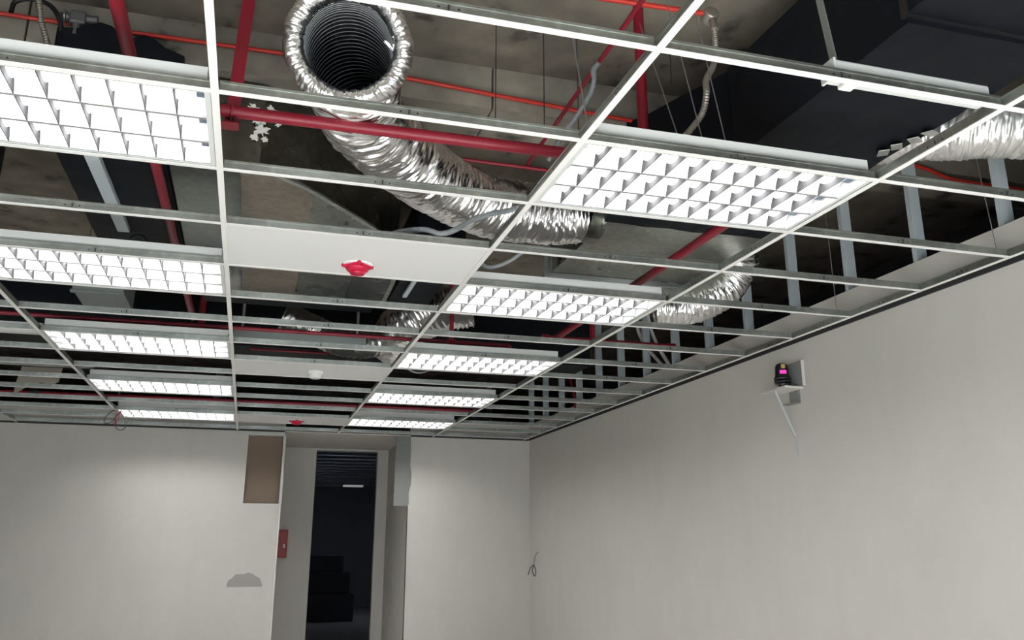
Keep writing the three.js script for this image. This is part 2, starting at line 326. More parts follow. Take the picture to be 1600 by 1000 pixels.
// ---------------------------------------------------------------- flexible foil ducts
// a crumpled tube along a path; radius(t) gives its size, amp the depth of the folds
function flex(pts, radius, amp, { seg = 260, rad = 84, wire = .04, ns = 1, closeSeed = 0, tension = .5 } = {}) {
  const c = curve(pts, tension), L = c.getLength(), fr = c.computeFrenetFrames(seg), pos = [], idx = [];
  for (let i = 0; i <= seg; i++) {
    const t = i / seg, p = c.getPointAt(t), n = fr.normals[i], b = fr.binormals[i], R = radius(t), s = t * L;
    for (let j = 0; j < rad; j++) {
      const a = j / rad * Math.PI * 2, ca = Math.cos(a), sa = Math.sin(a);
      const helix = Math.sin((s / wire) * 2 * Math.PI + a), f1 = 1 - 2 * Math.abs(N3(s * 16 * ns + closeSeed + N3(ca * 1.5, sa * 1.5, s * 4) * 1.6, ca * 1.1, sa * 1.1)), f2 = N3(s * 55 * ns + 1.2 * ca, ca * 1.7 + closeSeed, sa * 1.7) + .45 * N3(s * 110 * ns, ca * 3 + closeSeed, sa * 3), f3 = N3(s * 5, ca * 1.3, sa * 1.3 + closeSeed);
      const r = R * (1 + amp * (.22 * helix + .40 * (f1 - .5) + .70 * f2 + .7 * f3));
      pos.push(p.x + r * (n.x * ca + b.x * sa), p.y + r * (n.y * ca + b.y * sa), p.z + r * (n.z * ca + b.z * sa));
    }
  }
  for (let i = 0; i < seg; i++) for (let j = 0; j < rad; j++) { const a = i * rad + j, b = i * rad + (j + 1) % rad; idx.push(a, b, a + rad, b, b + rad, a + rad); }
  const g = new THREE.BufferGeometry(); g.setAttribute('position', new THREE.Float32BufferAttribute(pos, 3)); g.setIndex(idx); g.computeVertexNormals(); return g;
}
// ribs of wire wound inside a liner
function wireHelix(pts, radius, pitch, t0, t1, r) {
  const c = curve(pts), L = c.getLength(), n = 400, fr = c.computeFrenetFrames(n), q = [];
  const turns = (t1 - t0) * L / pitch, steps = Math.round(turns * 26);
  for (let k = 0; k <= steps; k++) { const t = t0 + (t1 - t0) * k / steps, a = k / 26 * Math.PI * 2, i = Math.min(n, Math.round(t * n)), p = c.getPointAt(t), R = radius(t); q.push([p.x + R * (fr.normals[i].x * Math.cos(a) + fr.binormals[i].x * Math.sin(a)), p.y + R * (fr.normals[i].y * Math.cos(a) + fr.binormals[i].y * Math.sin(a)), p.z + R * (fr.normals[i].z * Math.cos(a) + fr.binormals[i].z * Math.sin(a))]); }
  return new THREE.TubeGeometry(curve(q), steps * 2, r, 4);
}
{
  const P = [[.412, 3.275, -1.44], [.445, 3.385, -1.74], [.53, 3.44, -2.20], [.73, 3.455, -2.60], [1.05, 3.455, -2.97], [1.39, 3.46, -3.22], [1.74, 3.48, -3.33], [1.99, 3.51, -3.345]];
  const t = thing('flexible_duct', 'large open-ended silver foil duct hanging with its dark mouth towards the camera', 'duct', [.42, 3.27, -1.44]);
  const R = (s) => s < .06 ? .212 - s / .06 * .014 : s < .4 ? .198 - (s - .06) / .34 * .018 : .18 - .01 * (s - .4);
  part(t, 'foil_sleeve', flex(P, R, .085, { seg: 640, rad: 150, ns: 1.35 }), M.foil);
  // lip: the foil rolled over the rim
  const d = V(P[1]).sub(V(P[0])).normalize(), q = new THREE.Quaternion().setFromUnitVectors(new THREE.Vector3(0, 0, 1), d), pos = [], idx = [], A = 320, B = 30;
  for (let i = 0; i < A; i++) for (let j = 0; j < B; j++) {
    const a = i / A * Math.PI * 2, b = j / B * Math.PI * 2, ca = Math.cos(a), sa = Math.sin(a), w = N3(ca * 3, sa * 3, 2), w2 = N3(ca * 12, sa * 12, Math.cos(b) * 1.4), w3 = 1 - 2 * Math.abs(N3(ca * 22, sa * 22, Math.sin(b) * 1.6));
    const w4 = N3(ca * 52, sa * 52, Math.cos(b) * 4.1); const rr = .043 + .004 * w + .004 * w2 + .005 * w3 + .005 * w4, v = new THREE.Vector3((.193 + .006 * w + rr * .78 * Math.cos(b)) * ca, (.193 + .006 * w + rr * .78 * Math.cos(b)) * sa, -.006 + rr * 1.25 * Math.sin(b)).applyQuaternion(q).add(V(P[0])); pos.push(v.x, v.y, v.z);
  }
  for (let i = 0; i < A; i++) for (let j = 0; j < B; j++) { const a = i * B + j, b = i * B + (j + 1) % B, c = ((i + 1) % A) * B + j, e = ((i + 1) % A) * B + (j + 1) % B; idx.push(a, c, b, b, c, e); }
  const lip = new THREE.BufferGeometry(); lip.setAttribute('position', new THREE.Float32BufferAttribute(pos, 3)); lip.setIndex(idx); lip.computeVertexNormals(); part(t, 'rolled_rim', lip, std(col(.95, .95, .95), .29, 1), 'crumpled bright foil rim');
  const RI = (s) => .165 - .01 * Math.min(1, s * 2); const liner = part(t, 'liner', flex(P, RI, .03, { seg: 420, rad: 72, wire: .034 }), M.liner, 'dark ribbed inner lining'); void liner;
  part(t, 'wire_rib', wireHelix(P, (s) => RI(s) - .004, .034, .005, .42, .0016), M.linerWire);
  // torn strip of foil hanging across the mouth
  const s = new THREE.PlaneGeometry(.075, .010, 18, 2), sp = s.attributes.position; for (let i = 0; i < sp.count; i++) { const x = sp.getX(i); sp.setZ(i, .004 * Math.sin(x * 60) + .004 * N3(x * 40, sp.getY(i) * 80, 1)); sp.setY(i, sp.getY(i) + .003 * Math.sin(x * 95 + 1)); }
  s.applyQuaternion(q); s.translate(.565, 3.285, -1.43); s.computeVertexNormals(); part(t, 'torn_strip', s, new THREE.MeshStandardMaterial({ color: col(.9, .9, .9), roughness: .3, metalness: 1, side: THREE.DoubleSide }));
}
{
  const t = thing('flexible_duct', 'silver foil duct looping out of the box duct, beyond the runner behind the right lamps', 'duct', [3.0, 3.15, -3.6]);
  part(t, 'foil_sleeve', flex([[3.17, 3.55, -3.52], [3.235, 3.50, -3.56], [3.25, 3.38, -3.62], [3.17, 3.235, -3.68], [2.97, 3.13, -3.75], [2.72, 3.10, -3.84]], (s) => .125, .09, { seg: 300, rad: 110, ns: 1.4 }), M.foil);
}
{
  const t = thing('flexible_duct', 'silver foil duct leaving the black duct at the top right with cut foil tabs', 'duct', [3.2, 3.25, -1.5]);
  const P = [[2.94, 3.42, -1.88], [3.03, 3.405, -1.70], [3.17, 3.39, -1.55], [3.33, 3.38, -1.46], [3.52, 3.37, -1.40], [3.66, 3.37, -1.37]];
  part(t, 'foil_sleeve', flex(P, (s) => .085 + .05 * Math.min(1, s * 2.4), .075, { seg: 340, rad: 130, ns: 1.5 }), M.foilDull);
  for (const [x, y, z, r] of [[2.845, 3.285, -1.665, .2], [2.865, 3.288, -1.60, .1], [2.90, 3.290, -1.525, -.05], [2.925, 3.293, -1.455, -.2]]) { const g = rbox(-.065, .065, -.0015, .0015, -.024, .024, .001); g.rotateZ(.22); g.rotateY(.75 + r); g.translate(x, y, z); part(t, 'foil_tab', g, M.foilDull); }
}
{
  const t = thing('flexible_duct', 'silver foil duct curling down behind the middle bay, near the thin red pipe', 'duct', [1.3, 3.2, -5.5]);
  part(t, 'foil_sleeve', flex([[1.80, 3.46, -5.30], [1.56, 3.42, -5.38], [1.40, 3.37, -5.62], [1.32, 3.32, -5.92], [1.33, 3.28, -6.2]], () => .20, .09, { seg: 260, rad: 100, closeSeed: 4, ns: 1.3 }), M.foil);
}
{
  const t = thing('flexible_duct', 'sagging silver foil duct dipping towards the panel with the white detector', 'duct', [.92, 3.0, -5.72]);
  part(t, 'foil_sleeve', flex([[.35, 3.34, -5.74], [.55, 3.27, -5.74], [.75, 3.18, -5.73], [.93, 3.145, -5.72], [1.10, 3.17, -5.73], [1.27, 3.26, -5.78]], () => .115, .08, { seg: 200, rad: 76, closeSeed: 9 }), std(col(.6, .6, .58), .32, 1));
}

// ---------------------------------------------------------------- sheet metal and insulated ducts
// a duct lofted through rectangles [z, x0, x1, y0, y1], with a slightly uneven skin
function loft(secs, n = 14, amp = 0, f = 6) {
  const ring = []; for (const [a, b] of [[0, 1], [1, 2], [2, 3], [3, 0]]) for (let k = 0; k < n; k++) ring.push([a, b, k / n]);
  const corner = (s, c) => [[s[1], s[3]], [s[2], s[3]], [s[2], s[4]], [s[1], s[4]]][c], pos = [], idx = [], rows = [];
  for (let i = 0; i < secs.length - 1; i++) { const L = Math.max(1, Math.round(Math.abs(secs[i + 1][0] - secs[i][0]) / .05)); for (let k = 0; k < L; k++) rows.push(secs[i].map((v, q) => v + (secs[i + 1][q] - v) * k / L)); }
  rows.push(secs[secs.length - 1]);
  for (const s of rows) { const cx = (s[1] + s[2]) / 2, cy = (s[3] + s[4]) / 2; for (const [a, b, t] of ring) { const p = corner(s, a), q = corner(s, b), x = p[0] + (q[0] - p[0]) * t, y = p[1] + (q[1] - p[1]) * t, d = amp * N3(x * f, y * f, s[0] * f); pos.push(x + (x - cx) * d, y + (y - cy) * d * 2, s[0]); } }
  const m = ring.length; for (let i = 0; i < rows.length - 1; i++) for (let j = 0; j < m; j++) { const a = i * m + j, b = i * m + (j + 1) % m; idx.push(a, a + m, b, b, a + m, b + m); }
  for (const [base, flip] of [[0, 0], [(rows.length - 1) * m, 1]]) { const s = rows[flip ? rows.length - 1 : 0]; pos.push((s[1] + s[2]) / 2, (s[3] + s[4]) / 2, s[0]); const c = pos.length / 3 - 1; for (let j = 0; j < m; j++) { const a = base + j, b = base + (j + 1) % m; flip ? idx.push(c, b, a) : idx.push(c, a, b); } }
  let g = new THREE.BufferGeometry(); g.setAttribute('position', new THREE.Float32BufferAttribute(pos, 3)); g.setIndex(idx); g = g.toNonIndexed(); g.computeVertexNormals(); return boxUV(g);
}
const smooth = (g) => { g = g.clone(); g.deleteAttribute('uv'); g.deleteAttribute('normal'); g = mergeVertices(g, 1e-4); g.computeVertexNormals(); return g; };
{ // black duct at the top right, flaring into the bare metal box
  const t = thing('insulated_duct', 'big black insulated duct filling the top right corner', 'duct', [2.6, 3.3, -1]);
  part(t, 'insulation', loft([[.7, 2.24, 2.93, 3.33, 3.78], [-.78, 2.24, 2.93, 3.33, 3.78]], 12, .012), M.rubber);
  part(t, 'insulation', loft([[-.785, 2.25, 2.92, 3.30, 3.775], [-1.95, 2.25, 2.92, 3.30, 3.775]], 12, .016), M.rubber);
  part(t, 'flared_end', loft([[-1.955, 2.26, 2.9, 3.32, 3.77], [-2.4, 2.12, 3.05, 3.38, 3.78], [-2.72, 1.98, 3.2, 3.40, 3.80], [-3.06, 2.05, 3.2, 3.37, 3.80]], 14, .03, 5), M.rubber);
  part(t, 'joint_strip', loft([[-.765, 2.235, 2.935, 3.32, 3.785], [-.80, 2.235, 2.935, 3.32, 3.785]], 4), M.black);
}
{
  const t = thing('box_duct', 'bare galvanised box duct with a pale end flange, crossed by a red pipe', 'duct', [2.65, 3.4, -3.6]);
  let z = -3.07; for (const nz of [-3.62, -4.15]) { part(t, 'sheet_panel', rbox(2.10, 3.16, 3.40, 3.78, nz + .002, z, .004), M.sheetPale); z = nz; }
  part(t, 'flange', merge([box(2.05, 3.25, 3.355, 3.40, -4.20, -4.165), box(2.05, 3.25, 3.365, 3.372, -4.165, -4.15), box(2.05, 2.098, 3.40, 3.8, -4.20, -4.165), box(3.202, 3.25, 3.40, 3.8, -4.20, -4.165)]), M.zinc);
  part(t, 'collar', rod([2.0, 3.52, -3.34], [2.11, 3.52, -3.36], .172, 40), M.sheet);
}
{ // galvanised elbow over the middle of the picture
  const t = thing('elbow_duct', 'wide dull galvanised elbow duct in the middle, with peeling white paint', 'duct', [.3, 3.3, -3.8]);
  const plan = [[-.29, -2.66], [.12, -2.68], [.36, -2.88], [.55, -3.10], [.75, -3.35], [.90, -3.60], [.99, -3.95], [1.03, -4.4], [1.04, -4.95], [-.29, -5.08]];
  const solid = (pts, y0, y1) => { const g = extrude(pts.map(([x, z]) => [x, -z]), y1 - y0); g.rotateX(-Math.PI / 2); g.translate(0, y0, 0); return boxUV(g); };
  part(t, 'duct_body', solid(plan, 3.306, 3.735), M.sheet);
  const clip = (a, b) => { // bottom sheets between two x values, each with its own edge
    const out = [], P = plan; const inside = (p, v, s) => s * (p[0] - v) <= 0; let poly = P;
    for (const [v, s] of [[b, 1], [a, -1]]) { const res = []; for (let i = 0; i < poly.length; i++) { const p = poly[i], q = poly[(i + 1) % poly.length], ip = inside(p, v, s), iq = inside(q, v, s); if (ip) res.push(p); if (ip !== iq) { const k = (v - p[0]) / (q[0] - p[0]); res.push([v, p[1] + (q[1] - p[1]) * k]); } } poly = res; }
    out.push(...poly); return out;
  };
  for (const [a, b, y, m] of [[-.29, .033, 3.299, M.sheetDarkReflection], [.036, .397, 3.300, M.sheetBrownReflection], [.400, .75, 3.2985, M.sheet], [.753, 1.04, 3.2995, M.sheetDarkReflection]]) { const g = solid(clip(a, b), y, 3.3055); part(t, 'bottom_sheet', g, m); }  // sheet tints imitate reflections on plain galvanised metal
  const rim = []; for (let i = 1; i < 8; i++) rim.push(bar([plan[i][0], 3.303, plan[i][1]], [plan[i + 1][0], 3.303, plan[i + 1][1]], .03, .012)); part(t, 'seam_flange', merge(rim), M.galv);
  for (const [cx, cy, s] of [[.09, 3.545, .055], [.115, 3.49, .05], [.07, 3.60, .035], [.15, 3.605, .03], [.135, 3.44, .022], [.085, 3.45, .03], [.19, 3.53, .02]]) { const p = []; for (let k = 0; k < 44; k++) { const a = k / 44 * Math.PI * 2, r = s * (.62 + .55 * N3(Math.cos(a) * 2.4 + cx * 30, Math.sin(a) * 2.4, cy * 20) + .3 * N3(Math.cos(a) * 7, Math.sin(a) * 7, cx * 60)); p.push([cx + r * Math.cos(a), cy + r * .9 * Math.sin(a)]); } const g = extrude(p, .003); g.translate(0, 0, -2.6625); part(t, 'paint_patch', g, M.paint, 'peeling white paint'); }
}
{
  const t = thing('insulated_duct', 'black insulated duct with a ragged front end above the nearest left lamp', 'duct', [-.54, 3.28, -3.3]);
  part(t, 'insulation', loft([[-2.55, -.775, -.30, 3.29, 3.735], [-4.6, -.775, -.30, 3.29, 3.735]], 12, .012), M.rubber);
  const top = [[-.79, 3.27], [-.28, 3.27], [-.255, 3.735], [-.30, 3.752], [-.34, 3.765], [-.385, 3.80], [-.43, 3.812], [-.48, 3.79], [-.53, 3.80], [-.575, 3.835], [-.62, 3.845], [-.665, 3.825], [-.70, 3.80], [-.79, 3.79]];
  const g = extrude(top, .045, .004); g.translate(0, 0, -2.55); part(t, 'end_wrap', g, M.rubber);
}
{
  const t = thing('insulated_duct', 'black insulated duct at the left edge of the picture', 'duct', [-1.4, 3.3, -3]);
  part(t, 'insulation', loft([[-1.9, -2.1, -1.27, 3.30, 3.7], [-3.75, -2.1, -1.27, 3.30, 3.7]], 12, .014), M.rubber);
}
{
  const t = thing('insulated_duct', 'black duct lying across behind the elbow duct, above the thin red pipe', 'duct', [.4, 3.3, -5.2]);
  part(t, 'insulation', loft([[-5.12, -.24, 1.0, 3.32, 3.7], [-5.34, -.24, 1.0, 3.32, 3.7]], 10, .006), M.rubber);
  for (const x of [-.1, .8]) part(t, 'hanger_rod', rod([x, 3.69, -5.23], [x, SLAB - .001, -5.23], .005, 8), M.wire);
}
{
  const t = thing('box_duct', 'plain grey duct end seen behind the second left lamp', 'duct', [-.95, 3.3, -5.4]);
  part(t, 'sheet_panel', rbox(-1.12, -.78, 3.30, 3.70, -5.75, -5.2, .004), M.zincDull); part(t, 'lower_flange', rbox(-1.13, -.77, 3.28, 3.299, -5.23, -5.19, .003), M.zincDull); for (const x of [-1.09, -.81]) part(t, 'hanger_rod', rod([x, 3.7, -5.4], [x, SLAB - .001, -5.4], .005, 8), M.wire);
}
{ // narrow black duct and bare strip right of the elbow
  const t = thing('insulated_duct', 'narrow black duct right of the elbow duct, under a thin grey bar', 'duct', [1.22, 3.3, -4.4]);
  part(t, 'insulation', loft([[-3.8, 1.09, 1.40, 3.34, 3.72], [-5.1, 1.09, 1.40, 3.34, 3.72]], 8, .012), M.rubber);
}
{
  const t = thing('far_duct', 'dark duct lying across the plenum behind the panel with the white detector', 'duct', [.6, 3.2, -6.9]);
  part(t, 'duct_side', loft([[-6.5, -2.2, 3.3, 3.25, 3.75], [-7.2, -2.2, 3.3, 3.25, 3.75]], 10, .006), M.rubber);
}
// grey strut channels below the ducts
const channel = (a, b, w, h, up) => merge([bar(a, b, w, .004, up), ...[-1, 1].map((s) => { const d = V(b).sub(V(a)).normalize(), sd = new THREE.Vector3().crossVectors(d, V(up ?? [0, 1, 0])).normalize().multiplyScalar(s * (w / 2 - .002)), u = new THREE.Vector3().crossVectors(sd, d).normalize().multiplyScalar(s > 0 ? h / 2 : -h / 2); const o = sd.clone().add(u); return bar(V(a).add(o).toArray(), V(b).add(o).toArray(), .004, h, up); })]);
lone('steel_channel', channel([-.62, 3.265, -2.2], [-.60, 3.265, -3.72], .062, .03), M.stud, 'grey steel channel running under the black duct behind the nearest left lamp', 'steel channel');
lone('steel_channel', bar([1.17, 3.31, -3.9], [1.17, 3.31, -4.75], .03, .02), M.stud, 'thin grey bar under the narrow black duct behind the red sounder panel', 'steel channel');
{
  const t = thing('trapeze_hanger', 'pale steel trapeze channel below the thin red pipe in the middle bay', 'duct hanger', [.5, 3.13, -5.55]);
  part(t, 'channel', box(-.02, 1.0, 3.10, 3.17, -5.60, -5.545), M.zincDull);
  for (const x of [.045, .93]) part(t, 'threaded_rod', rod([x, 3.08, -5.57], [x, SLAB - .001, -5.57], .011, 10), M.wire);
}
lone('steel_channel', channel([-2.6, 3.0, -6.63], [-1.15, 3.0, -6.63], .05, .045, [0, 1, 0]), M.galv, 'long pale steel channel ending beside the fourth left lamp', 'steel channel');
lone('steel_channel', rbox(-2.4, -1.24, H + .044, H + .115, -5.15, -5.08, .004), M.housing, 'pale metal box strip left of the third left lamp', 'steel channel');
{
  const t = thing('metal_batten', 'pale metal batten lying over the cross tee at the top right', 'batten', [2.12, H + .045, -.66]);
  part(t, 'body', rbox(1.80, 2.375, H + .030, H + .088, -.680, -.620, .008, 3), M.housing);
  part(t, 'end_cap', rbox(1.79, 1.7995, H + .026, H + .091, -.685, -.615, .003), M.housing);
  part(t, 'clip', rbox(1.84, 1.885, H + .016, H + .0295, -.675, -.64, .003), M.white);
}
lone('steel_strap', merge([bar([2.02, SLAB - .001, -1.02], [1.83, H + .1, -.665], .028, .003, [1, 0, 0]), bar([2.035, SLAB - .001, -1.035], [1.845, H + .1, -.68], .003, .028, [1, 0, 0])]), M.zincDull, 'grey steel angle hanging down to the pale metal batten at the top right', 'hanger strap');

// ---------------------------------------------------------------- red sprinkler pipes
const redTube = (a, b, r) => rod(a, b, r, 20);
{
  const t = thing('sprinkler_pipe', 'thick red pipe running across in front of the large foil duct', 'pipe', [.6, 3.2, -1.91]);
  part(t, 'pipe', redTube([-.32, 3.2, -1.925], [1.77, 3.2, -1.905], .0255), M.red);
  part(t, 'riser', redTube([1.77, 3.2, -1.905], [1.77, SLAB - .001, -1.905], .0245), M.red);
  part(t, 'elbow', new THREE.SphereGeometry(.034, 20, 14).translate(1.77, 3.2, -1.905), M.red);
}
{
  const t = thing('pipe_hanger', 'flat red steel hanger with a clamp on the thick red pipe', 'pipe hanger', [.01, 3.15, -1.96]);
  part(t, 'flat_bar', bar([.012, 3.14, -1.956], [.045, SLAB - .001, -1.956], .05, .006, [0, 0, 1]), M.red);
  part(t, 'foot', rbox(-.02, .045, 3.135, 3.141, -1.955, -1.89, .002), M.red);
  part(t, 'clamp', new THREE.TorusGeometry(.029, .004, 8, 28).rotateY(Math.PI / 2).translate(.014, 3.2, -1.922), M.red);
  part(t, 'clamp_bolt', merge([rod([.014, 3.17, -1.90], [.014, 3.145, -1.90], .004, 8), rod([.03, 3.17, -1.9], [.03, 3.145, -1.9], .004, 8)]), M.black);
}
{
  const t = thing('sprinkler_pipe', 'red pipe running away from the camera above the left lamps', 'pipe', [-.33, 3.23, -3.3]);
  part(t, 'pipe', redTube([-.345, 3.255, .9], [-.33, 3.255, -5.62], .0245), M.red);
  lone('sprinkler_riser', redTube([-.27, 3.2, -5.72], [-.27, SLAB - .001, -5.72], .025), M.red, 'short red upright pipe behind the second left lamp', 'pipe');
}
{
  const t = thing('sprinkler_pipe', 'red pipe passing under the bare box duct on the right', 'pipe', [2.45, 3.15, -4]);
  part(t, 'pipe', redTube([2.43, 3.15, -2.08], [2.44, 3.15, -5.1], .025), M.red);
}
{
  const t = thing('sprinkler_pipe', 'thick short red pipe with a capped end reaching towards the right wall', 'pipe', [2.9, 3.15, -5.1]);
  part(t, 'pipe', redTube([2.36, 3.15, -5.1], [3.5, 3.15, -5.1], .029), M.red);
  part(t, 'end_cap', merge([redTube([3.44, 3.15, -5.1], [3.5, 3.15, -5.1], .035), redTube([2.34, 3.15, -5.1], [2.40, 3.15, -5.1], .036)]), M.red);
  part(t, 'coupling', redTube([2.74, 3.15, -5.1], [2.80, 3.15, -5.1], .035), M.red);
  part(t, 'riser', redTube([2.77, 3.15, -5.1], [2.77, SLAB - .001, -5.1], .022), M.red);
}
{
  const t = thing('sprinkler_pipe', 'thin red pipe crossing the middle of the ceiling behind the second lamps', 'pipe', [.3, 3.05, -5.05]);
  part(t, 'pipe', redTube([-3.2, 3.05, -5.0], [2.02, 3.05, -5.0], .0145), M.red);
  part(t, 'elbow', merge([redTube([2.02, 3.05, -5.0], [2.05, 3.03, -5.0], .019), new THREE.SphereGeometry(.02, 14, 10).translate(2.02, 3.05, -5.0)]), M.red);
  part(t, 'riser', redTube([1.58, 3.05, -5.0], [1.58, SLAB - .001, -5.0], .016), M.red);
  part(t, 'coupling', redTube([1.55, 3.05, -5.0], [1.61, 3.05, -5.0], .021), M.red);
}
{
  const t = thing('sprinkler_pipe', 'dark red pipe crossing the far ceiling near the fourth lamps', 'pipe', [.2, 3.02, -8.28]);
  part(t, 'pipe', redTube([-3.6, 3.02, -8.36], [2.6, 3.02, -8.18], .022), M.red);
  part(t, 'coupling', redTube([-1.98, 3.02, -8.315], [-1.9, 3.02, -8.312], .034), M.darkTrim);
}
{ // smaller conduits
  lone('conduit', rod([1.54, 3.65, -1.2], [1.57, 3.65, -3.06], .011, 12), M.red, 'thin red conduit running diagonally towards the junction of two lamp bays', 'conduit');
  lone('conduit', tube([[-1.6, 3.88, -2.6], [-.79, 3.875, -2.6], [.24, 3.885, -2.6], [.62, 3.88, -2.6]], .0105, 30, 10), M.redBright, 'orange conduit along the concrete beam left of the foil duct', 'conduit');
  lone('conduit', tube([[.72, 3.855, -2.602], [1.3, 3.825, -2.602], [2.06, 3.79, -2.602]], .0115, 20, 10), M.redBright, 'orange conduit on the concrete beam right of the foil duct', 'conduit');
  lone('conduit', rod([1.3, 3.80, -1.63], [1.93, 3.80, -1.60], .0115, 12), M.redBright, 'short orange conduit at the top, ending at a round junction box', 'conduit');
  lone('conduit', rod([.95, 3.6, -2.94], [1.68, 3.6, -2.95], .010, 12), M.red, 'thin dark red conduit behind the large foil duct', 'conduit');
  lone('conduit', rod([-.75, 3.42, -4.72], [-.05, 3.42, -4.70], .011, 12), M.red, 'thin red conduit beside the red pipe above the second left lamp', 'conduit');
  lone('conduit', rod([.1, 3.4, -7.24], [.78, 3.4, -7.24], .012, 12).translate(0, -.17, .7), M.red, 'faint dark red conduit below the sagging foil duct', 'conduit');
  lone('conduit', tube([[3.30, 3.78, -2.6], [3.59, 3.772, -2.6], [3.80, 3.768, -2.6], [3.97, 3.75, -2.6], [4.09, 3.715, -2.6], [4.25, 3.702, -2.6], [4.9, 3.70, -2.6]], .012, 50, 10), M.redBright, 'orange-red conduit bending down behind the studs at the right edge', 'conduit');
  lone('conduit', tube([[3.4, 3.45, -7.42], [3.4, 3.2, -7.32], [3.41, 3.05, -7.25], [3.39, 2.95, -7.2]], .014, 24, 8), M.red, 'wavy red conduit hanging near the right wall at the far end', 'conduit');
}
// flexible steel conduits, ringed
function ringed(pts, r, pitch, seg = 200) {
  const c = curve(pts), g = new THREE.TubeGeometry(c, seg, r, 10, false), p = g.attributes.position, L = c.getLength();
  for (let i = 0; i <= seg; i++) { const o = c.getPointAt(i / seg), k = 1 + .14 * Math.sin(i / seg * L / pitch * Math.PI * 2); for (let j = 0; j <= 10; j++) { const q = i * 11 + j; p.setXYZ(q, o.x + (p.getX(q) - o.x) * k, o.y + (p.getY(q) - o.y) * k, o.z + (p.getZ(q) - o.z) * k); } }
  g.computeVertexNormals(); return g;
}
{
  const t = thing('junction_box', 'round steel junction box at the top with a flexible conduit hanging from it', 'junction box', [1.98, 3.76, -1.6]);
  const b = lathe([[0, -.03], [.03, -.03], [.036, -.02], [.036, .02], [.03, .03], [0, .03]], 24); b.rotateX(1.2); b.translate(1.965, 3.79, -1.6); part(t, 'box', b, M.flexSteel);
  part(t, 'connector', rod([1.965, 3.76, -1.58], [1.962, 3.70, -1.56], .016, 12), M.flexSteel);
  part(t, 'flexible_conduit', ringed([[1.962, 3.72, -1.565], [1.96, 3.62, -1.56], [1.945, 3.53, -1.56], [1.88, 3.42, -1.52], [1.86, 3.34, -1.49], [1.85, 3.26, -1.52], [1.80, 3.185, -1.57], [1.74, 3.12, -1.63]], .0125, .011, 260), M.flexSteel);
}
{
  const t = thing('conduit_fitting', 'grey conduit tee fitting with a black hose at the top left', 'conduit fitting', [-.72, 3.80, -2.52]);
  part(t, 'fitting', merge([rbox(-.755, -.685, 3.83, 3.895, -2.56, -2.50, .012, 3), rod([-.80, 3.865, -2.53], [-.64, 3.87, -2.53], .02, 14), rod([-.72, 3.85, -2.52], [-.722, 3.77, -2.515], .017, 12)]), std(col(.16, .16, .16), .5, .5));
  part(t, 'lock_nut', new THREE.TorusGeometry(.024, .007, 8, 20).rotateY(Math.PI / 2).translate(-.775, 3.866, -2.53), M.galv);
  part(t, 'hose', tube([[-.775, 3.77, -2.50], [-.785, 3.82, -2.49], [-.83, 3.885, -2.49], [-.91, 3.905, -2.49], [-.975, 3.885, -2.5], [-.985, 3.83, -2.5]], .011, 40, 8), M.black);
}
lone('flexible_conduit', ringed([[-.90, 3.98, -2.4], [-.865, 3.87, -2.42], [-.845, 3.78, -2.44], [-.81, 3.68, -2.46], [-.78, 3.60, -2.46]], .0125, .012, 160), M.flexSteel, 'ringed steel conduit hanging at the top left corner', 'conduit');
lone('flexible_conduit', ringed([[1.551, 3.648, -1.87], [1.52, 3.60, -1.86], [1.515, 3.54, -1.85], [1.505, 3.48, -1.88], [1.47, 3.41, -1.98], [1.44, 3.36, -2.1], [1.42, 3.3, -2.2]], .0115, .012, 160), M.cable, 'grey flexible conduit dropping from the thin red conduit beside the runner', 'conduit');
lone('flexible_conduit', ringed([[.66, 2.93, -2.62], [.76, 2.99, -2.56], [.88, 2.985, -2.45], [.955, 2.957, -2.405], [1.03, 2.99, -2.42], [1.11, 3.06, -2.47], [1.20, 3.10, -2.46], [1.29, 3.09, -2.33], [1.38, 3.13, -2.2]], .0125, .012, 300), M.cable, 'grey flexible conduit lying across the corner of the red sounder panel', 'conduit');
lone('flexible_conduit', tube([[1.28, 3.04, -2.98], [1.36, 3.03, -3.06], [1.46, 3.06, -3.02], [1.55, 3.12, -2.92]], .011, 30, 8), M.cable, 'short pale cable loop above the second right lamp', 'cable');
lone('conduit', tube([[3.3, 3.6, -5.39], [3.3, 3.44, -5.385], [3.3, 3.33, -5.36], [3.3, 3.17, -5.22], [3.31, 2.98, -4.98]], .014, 40, 8), M.whitePipe, 'white bent conduit beside the thick red pipe, the left one of two', 'conduit');
lone('conduit', tube([[3.37, 3.62, -5.32], [3.37, 3.44, -5.30], [3.37, 3.30, -5.24], [3.37, 3.14, -5.12], [3.38, 2.98, -4.98]], .014, 40, 8), M.whitePipe, 'white bent conduit beside the thick red pipe, the right one of two', 'conduit');
lone('cable', tube([[1.26, 2.965, -5.385], [1.28, 2.98, -5.46], [1.35, 2.945, -5.60], [1.45, 2.925, -5.66], [1.53, 2.945, -5.60], [1.55, 2.985, -5.46], [1.55, 2.965, -5.385]], .007, 40, 8), M.cable, 'thin grey cable loop below the third right lamp', 'cable');
